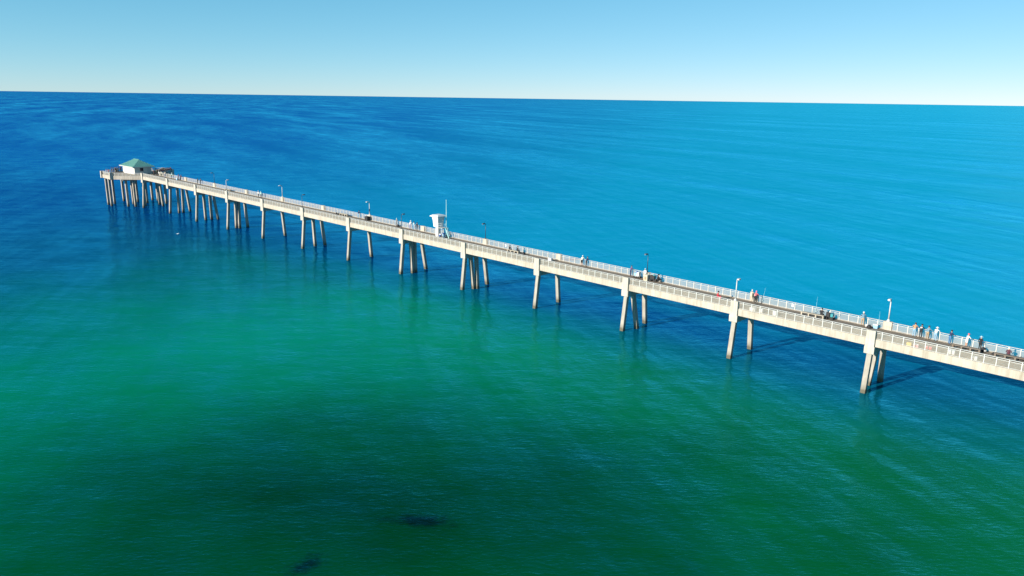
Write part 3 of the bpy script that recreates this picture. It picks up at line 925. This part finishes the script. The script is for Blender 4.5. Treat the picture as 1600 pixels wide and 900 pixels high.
def body_mesh(pose, sleeves, legs):
    key = (pose, sleeves, legs)
    if key in POSES:
        return POSES[key]
    J, E_ = pose_joints(pose)
    me = skin_mesh("person_body", J, E_, "pelvis")
    me.materials.clear()
    for mm in ('skin', 'black', 'black', 'shoe', 'eye'):
        me.materials.append(MATS[mm])
    bm = bmesh.new()
    bm.from_mesh(me)
    for f in bm.faces:
        c = f.calc_center_median()
        best, bz = 1e9, 1
        for a, b_ in E_:
            A, B = Vector(J[a][0]), Vector(J[b_][0])
            ra, rb = J[a][1], J[b_][1]
            ra = max(ra) if isinstance(ra, tuple) else ra
            rb = max(rb) if isinstance(rb, tuple) else rb
            d = B - A
            t_ = max(0, min(1, (c - A).dot(d) / d.length_squared))
            dist = (c - (A + d * t_)).length - (ra + (rb - ra) * t_)
            if dist < best:
                best, bz = dist, zone(a, b_, t_, sleeves, legs)
        f.material_index = bz
        f.smooth = True
    # fingers, nose, ears and eyes
    ex = MB()
    marks = []
    for n_, sx in (("l", -1), ("r", 1)):
        W_, H_ = Vector(J["wr" + n_][0]), Vector(J["ha" + n_][0])
        d = (H_ - W_).normalized()
        side = Vector((1, 0, 0)) if pose != "stand" else Vector((0, 1, 0))
        side = (side - d * side.dot(d)).normalized()
        curl = d.cross(side) * (0.35 if pose != "stand" else 0.35)
        if curl.z > 0:
            curl = -curl
        for i, (o_, l_) in enumerate(((-0.03, 0.062), (-0.01, 0.075), (0.01, 0.072), (0.03, 0.055))):
            b0 = H_ + side * o_ - d * 0.01
            p1 = b0 + d * l_ * 0.55
            p2 = p1 + (d + curl).normalized() * l_ * 0.55
            ex.tube([b0, p1, p2], [0.0095, 0.009, 0.0065], 5)
        inward = side * (-sx if pose != "stand" else 1)
        b0 = W_ + (H_ - W_) * 0.45 + inward * 0.02
        p1 = b0 + (d * 0.5 + inward).normalized() * 0.04
        p2 = p1 + (d + inward * 0.4).normalized() * 0.03
        ex.tube([b0, p1, p2], [0.012, 0.0105, 0.008], 5)
    jw, cr_ = Vector(J["jaw"][0]), Vector(J["crown"][0])
    ec = (jw + cr_) / 2 + Vector((0, 0, 0.01))
    ex.tube([ec + Vector((0, 0.07, 0.0)), ec + Vector((0, 0.105, -0.035)), ec + Vector((0, 0.08, -0.045))], [0.009, 0.017, 0.01], 5)
    for sx in (-1, 1):
        ex.tube([ec + Vector((sx * 0.078, -0.005, 0.02)), ec + Vector((sx * 0.092, -0.015, 0.0)), ec + Vector((sx * 0.08, -0.005, -0.03))], [0.012, 0.018, 0.01], 5)
    n0 = len(ex.f)
    for sx in (-1, 1):
        ex.tube([ec + Vector((sx * 0.032, 0.07, 0.003)), ec + Vector((sx * 0.032, 0.088, 0.003))], [0.012, 0.009], 6)
    vsn = [bm.verts.new(v) for v in ex.v]
    for i, f in enumerate(ex.f):
        try:
            nf = bm.faces.new([vsn[j] for j in f])
            nf.material_index = 0 if i < n0 else 4
            nf.smooth = True
        except ValueError:
            pass
    bm.to_mesh(me)
    bm.free()
    POSES[key] = (me, cr_)
    return POSES[key]

PAL = {
    "skin": None, "black_c": (0.016, 0.016, 0.02), "navy": (0.02, 0.035, 0.10), "white_c": (0.80, 0.79, 0.77), "orange_tan": (0.62, 0.30, 0.15),
    "pale_jeans": (0.27, 0.45, 0.62), "jeans": (0.07, 0.20, 0.40), "blue_grey": (0.16, 0.28, 0.37), "khaki": (0.42, 0.30, 0.19), "maroon": (0.10, 0.025, 0.045),
    "pink_red": (0.75, 0.13, 0.17), "hot_pink": (0.82, 0.18, 0.38), "beige": (0.66, 0.55, 0.42), "purple": (0.14, 0.08, 0.20), "light_blue": (0.38, 0.60, 0.74),
    "cream_c": (0.78, 0.74, 0.62), "charcoal": (0.05, 0.055, 0.065), "mint": (0.45, 0.72, 0.70), "brown_hair": (0.06, 0.035, 0.02), "grey_c": (0.30, 0.31, 0.33),
    "lavender": (0.38, 0.34, 0.50), "red_c": (0.60, 0.04, 0.07), "dark_green": (0.03, 0.07, 0.05),
}
for k_, v_ in PAL.items():
    if v_:
        cloth(k_, v_)

def headgear(kind, col, crown, parent):
    c = crown
    mb = MB()
    r_ = 0.108
    prof = [(r_ * 0.98, -0.035), (r_ * 1.02, 0.0), (r_ * 0.93, 0.045), (r_ * 0.65, 0.085), (r_ * 0.2, 0.103)]
    if kind == "hair":
        prof = [(r_ * 0.86, -0.075), (r_ * 0.99, -0.03)] + prof[1:]
    if kind == "hood":
        prof = [(r_ * 0.95, -0.16), (r_ * 1.12, -0.06), (r_ * 1.1, 0.0), (r_ * 0.95, 0.06), (r_ * 0.4, 0.11)]
    mb.lathe([(q_, z_) for q_, z_ in prof], 12)
    mb.v = [(x + c.x, (y - 0.012) + c.y, z + c.z) for x, y, z in mb.v]
    o = part("hair" if kind == "hair" else ("hood" if kind == "hood" else "cap"), mb, col, parent, smooth=True)
    if kind == "cap":
        part("brim", MB().add([(c.x + x, c.y + y, c.z + z) for x, y, z in ((-0.085, 0.07, -0.012), (0.085, 0.07, -0.012), (0.06, 0.17, -0.025), (-0.06, 0.17, -0.025),
             (-0.085, 0.07, 0.0), (0.085, 0.07, 0.0), (0.06, 0.17, -0.013), (-0.06, 0.17, -0.013))],
             [(3, 2, 1, 0), (4, 5, 6, 7), (0, 1, 5, 4), (1, 2, 6, 5), (2, 3, 7, 6), (3, 0, 4, 7)]), col, o)
    elif kind == "hat":
        b2 = MB().lathe([(0.19, -0.028), (0.19, -0.012), (0.1, -0.005)], 14)
        b2.v = [(x + c.x, y - 0.012 + c.y, z + c.z) for x, y, z in b2.v]
        part("brim", b2, col, o)

def person(label, s, w, face, pose, top, bottom, head=("hair", "brown_hair"), sleeves="long", legs="long", shoes="shoe", height=1.0, group=None, zoff=0.0):
    """face: degrees, 0 = away from the camera (+y), 90 = towards the sea (-x), -90 = towards the shore"""
    base, crown = body_mesh(pose, sleeves, legs)
    me = base.copy()
    for mi, mm in enumerate(("skin", top, bottom, shoes, "eye")):
        me.materials[mi] = MATS[mm]
    P_ = link("person", me, None, wp(s, w, deck_z(s) + 0.006 + zoff), math.radians(face))
    P_.scale = (height * 1.06, height * 1.06, height)
    tag(P_, label, "person", group)
    headgear(head[0], head[1], crown, P_)
    return P_

A_ = "anglers along the far railing"
person("person in a tan orange jacket and pale jeans at the far railing", -3.35, 5.2, 5, "lean", "orange_tan", "pale_jeans", ("hair", "brown_hair"), group=A_)
pb = person("person all in black with a white patch on the back, at the railing", -4.1, 5.22, -5, "rail", "black_c", "black_c", ("hair", "black_c"), group=A_)
part("back_print", MB().box(-0.11, 0.11, -0.06, -0.025, 1.27, 1.40), "white_c", pb)
person("bareheaded person in blue grey top and khaki trousers, third in the railing row", -4.9, 5.1, -15, "rail", "blue_grey", "khaki", ("hair", "charcoal"), group=A_)
person("person in a white shirt, white hat and pale jeans at the far railing", -5.75, 5.25, -10, "lean", "white_c", "pale_jeans", ("hat", "white_c"), group=A_)
person("person in a navy top and blue jeans standing alone at the far railing", -7.35, 5.25, -30, "rail", "navy", "jeans", ("hair", "black_c"), group=A_)
person("person in a long white shirt with bare legs and a red cap", -9.2, 5.05, -40, "rail", "white_c", "white_c", ("cap", "pink_red"), legs="bare", group=A_, height=1.03)
person("person in black with a pale blue hat beside the round black bag", -10.6, 5.3, -20, "stand", "black_c", "black_c", ("hat", "light_blue"), group=A_)
person("person in a maroon top and white cap sitting on the bench at the right edge", -13.75, 4.1, 10, "sit", "maroon", "charcoal", ("cap", "white_c"))
person("person in a blue grey hooded top and white cap beside the dark duffel bag", 2.85, 5.1, 15, "lean", "blue_grey", "khaki", ("cap", "white_c"), group=A_, height=1.05)
person("person in black sitting on the end of the long cream bench", 7.9, 4.25, 5, "sit", "black_c", "charcoal", ("hair", "black_c"), height=1.05)
person("person in a red top, pink hat and black trousers at the far railing", 17.8, 5.15, -20, "rail", "pink_red", "black_c", ("cap", "hot_pink"), group=A_)
person("person in beige with a white cap left of the person in the pink hat", 18.45, 5.2, 5, "lean", "beige", "beige", ("cap", "white_c"), group=A_)
person("person in red crouching on the deck left of the white near lamp", 22.4, 2.7, -60, "squat", "red_c", "pink_red", ("hair", "black_c"), height=1.1)
person("person in a purple top at the far railing left of the pale blue cart", 39.3, 5.25, -20, "rail", "purple", "navy", ("hair", "charcoal"), group=A_)
person("person in white with a pale blue cap beside the dark lamp post and cream bin", 36.55, 5.25, 0, "stand", "white_c", "cream_c", ("cap", "light_blue"), group=A_)
person("person in black crouching right of the black cart by the far railing", 33.9, 4.8, -30, "squat", "black_c", "black_c", ("hair", "black_c"), height=1.2)
person("person in a cream shirt and black shorts at the far railing", 49.35, 5.3, 5, "lean", "cream_c", "black_c", ("cap", "white_c"), legs="short", group=A_)
person("person in navy leaning on the far railing beside the person in the cream shirt", 48.4, 5.3, -20, "lean", "navy", "black_c", ("hair", "charcoal"), group=A_)
person("small person in black sitting on the left end of a cream bench", 65.2, 4.15, 0, "sit", "black_c", "black_c", ("hair", "black_c"), height=0.92)
person("person in dark grey cap sitting on the right end of a cream bench", 63.3, 4.15, -20, "sit", "charcoal", "black_c", ("cap", "charcoal"))
person("person in white with lavender trousers, leftmost of three by the lifeguard tower", 94.9, 5.2, 10, "lean", "white_c", "lavender", ("cap", "white_c"), group=A_, height=1.05)
person("person in pale blue, middle of three left of the white lifeguard tower", 93.8, 5.2, 0, "rail", "light_blue", "pale_jeans", ("hair", "brown_hair"), group=A_)
person("person in black beside the white pilaster left of the lifeguard tower", 92.6, 5.2, -10, "stand", "black_c", "charcoal", ("hair", "black_c"), group=A_)
person("person in grey with a pale cap standing left of the thin dark near lamp", 99.5, 5.2, 0, "rail", "grey_c", "grey_c", ("cap", "mint"), group=A_)
person("person in a navy top and pale jeans left of the black bin", 113.0, 5.2, 20, "lean", "navy", "pale_jeans", ("hair", "black_c"), group=A_)
person("person in a white shirt, left one of the couple on the outer deck", 156.2, 4.7, 0, "stand", "white_c", "charcoal", ("cap", "white_c"))
person("person in a mint shirt, right one of the couple on the outer deck", 154.9, 4.7, 0, "stand", "mint", "black_c", ("hat", "mint"))
person("person in black, left of two at the railing near the outermost lamp", 191.6, 4.9, 0, "rail", "black_c", "black_c", ("hair", "black_c"), height=0.97)
person("person in charcoal, right of two at the railing near the outermost lamp", 190.3, 5.2, 0, "rail", "charcoal", "black_c", ("hair", "black_c"))
person("person in a pale mint shirt at the far railing near the platform", 209.6, 5.2, 0, "rail", "mint", "dark_green", ("cap", "white_c"))
person("person in purple, left one of the dark pair near the platform", 205.0, 5.2, 0, "rail", "purple", "black_c", ("hair", "black_c"))
person("person in maroon, right one of the dark pair near the platform", 202.8, 5.0, 0, "rail", "maroon", "black_c", ("hair", "black_c"))
person("person in white, leftmost of three on the deck just before the platform", 216.6, 4.3, 0, "stand", "white_c", "grey_c", ("cap", "white_c"))
person("person in cream, middle of three on the deck just before the platform", 215.5, 4.6, 0, "stand", "cream_c", "dark_green", ("cap", "cream_c"))
person("person in beige, rightmost of three on the deck just before the platform", 213.9, 5.0, 0, "rail", "beige", "lavender", ("hair", "brown_hair"))
person("person in a red top on the platform left of the hut", 231.2, -5.3, 150, "stand", "pink_red", "charcoal", ("hair", "black_c"))
person("person in pale pink on the platform left of the hut beside the one in red", 232.5, -5.5, 170, "stand", "lavender", "grey_c", ("hair", "brown_hair"))
cg = "crowd right of the hut"
crowd_cols = ["black_c", "navy", "charcoal", "purple", "maroon", "black_c", "dark_green"]
CN = {"black_c": "black", "navy": "navy", "charcoal": "charcoal", "purple": "purple", "maroon": "maroon", "blue_grey": "slate", "dark_green": "green"}
used_lab = set()
def wfar(s):
    return min(5.85 + (s - S_END), 12.6) - 0.7
i = 0
for row, off in ((0, 0.0), (1, 0.75), (2, 1.5)):
    for j in range(12):
        s = S_END + 0.8 + j * 0.58 + rnd.uniform(-0.2, 0.2)
        w = wfar(s) - off * 1.1 + rnd.uniform(-0.2, 0.2)
        if w < 6.2 and s > 226:
            continue
        i += 1
        if i in (3, 19):
            continue
        cc = crowd_cols[i % 7]
        for hat, hn in ((("hair", "black_c"), "dark hair"), (("cap", "charcoal"), "dark cap"), (("hair", "brown_hair"), "brown hair"), (("cap", "grey_c"), "grey cap"), (("hat", "khaki"), "tan hat")):
            cr_lab = "person in %s with %s, %s row of the crowd right of the hut" % (CN[cc], hn, ("back", "middle", "front")[row])
            if cr_lab not in used_lab:
                break
        used_lab.add(cr_lab)
        person(cr_lab, s, w, rnd.uniform(-60, 30), "rail" if row == 0 else "stand", crowd_cols[i % 7], ["black_c", "charcoal"][i % 2], hat, height=rnd.uniform(0.95, 1.06), group=cg)
person("person in a white cap at the back of the packed crowd right of the hut", 222.9, 7.4, -20, "stand", "navy", "black_c", ("cap", "white_c"), height=1.06)
person("person in a pale blue top, left end of the crowd right of the hut", 225.6, 6.9, -20, "stand", "light_blue", "black_c", ("hair", "black_c"), height=1.05)
person("person in a cream hat near the right end of the packed crowd", 220.9, 6.2, -20, "stand", "charcoal", "black_c", ("hat", "cream_c"), height=1.04)
for j, (s, w, c_) in enumerate(((236.3, -2.6, "navy"), (237.1, -1.8, "black_c"), (237.7, -1.0, "charcoal"), (238.3, -0.4, "purple"), (238.9, 0.4, "dark_green"), (239.2, 1.3, "maroon"))):
    person("person in %s among the group seaward of the hut, left of it" % CN[c_], s, w, rnd.uniform(-40, 60), "stand", c_, "black_c", ("hair", "black_c"), group="group seaward of the hut", height=rnd.uniform(0.98, 1.05))

# ------------------------------------------------------------------ a gull on the water
gull = thing("gull", "small white gull floating on the water below the outer pier", "gull", wp(165.7, -13.0, 0.0), math.radians(40))
gb = MB().tube([(-0.32, 0, 0.12), (-0.2, 0, 0.12), (0, 0, 0.11), (0.16, 0, 0.14), (0.22, 0, 0.24), (0.27, 0, 0.30), (0.33, 0, 0.29), (0.38, 0, 0.28)], [0.015, 0.07, 0.12, 0.09, 0.05, 0.055, 0.03, 0.008], 8)
part("body", gb, "white_cloth", gull, smooth=True)
for sg in (-1, 1):
    part("wing", MB().hexa([(-0.42, sg * 0.05, 0.13), (0.1, sg * 0.11, 0.12), (0.1, sg * 0.13, 0.12), (-0.42, sg * 0.07, 0.13)],
                           [(-0.42, sg * 0.03, 0.16), (0.1, sg * 0.08, 0.21), (0.1, sg * 0.10, 0.21), (-0.42, sg * 0.05, 0.16)]), "grey_paint", gull)
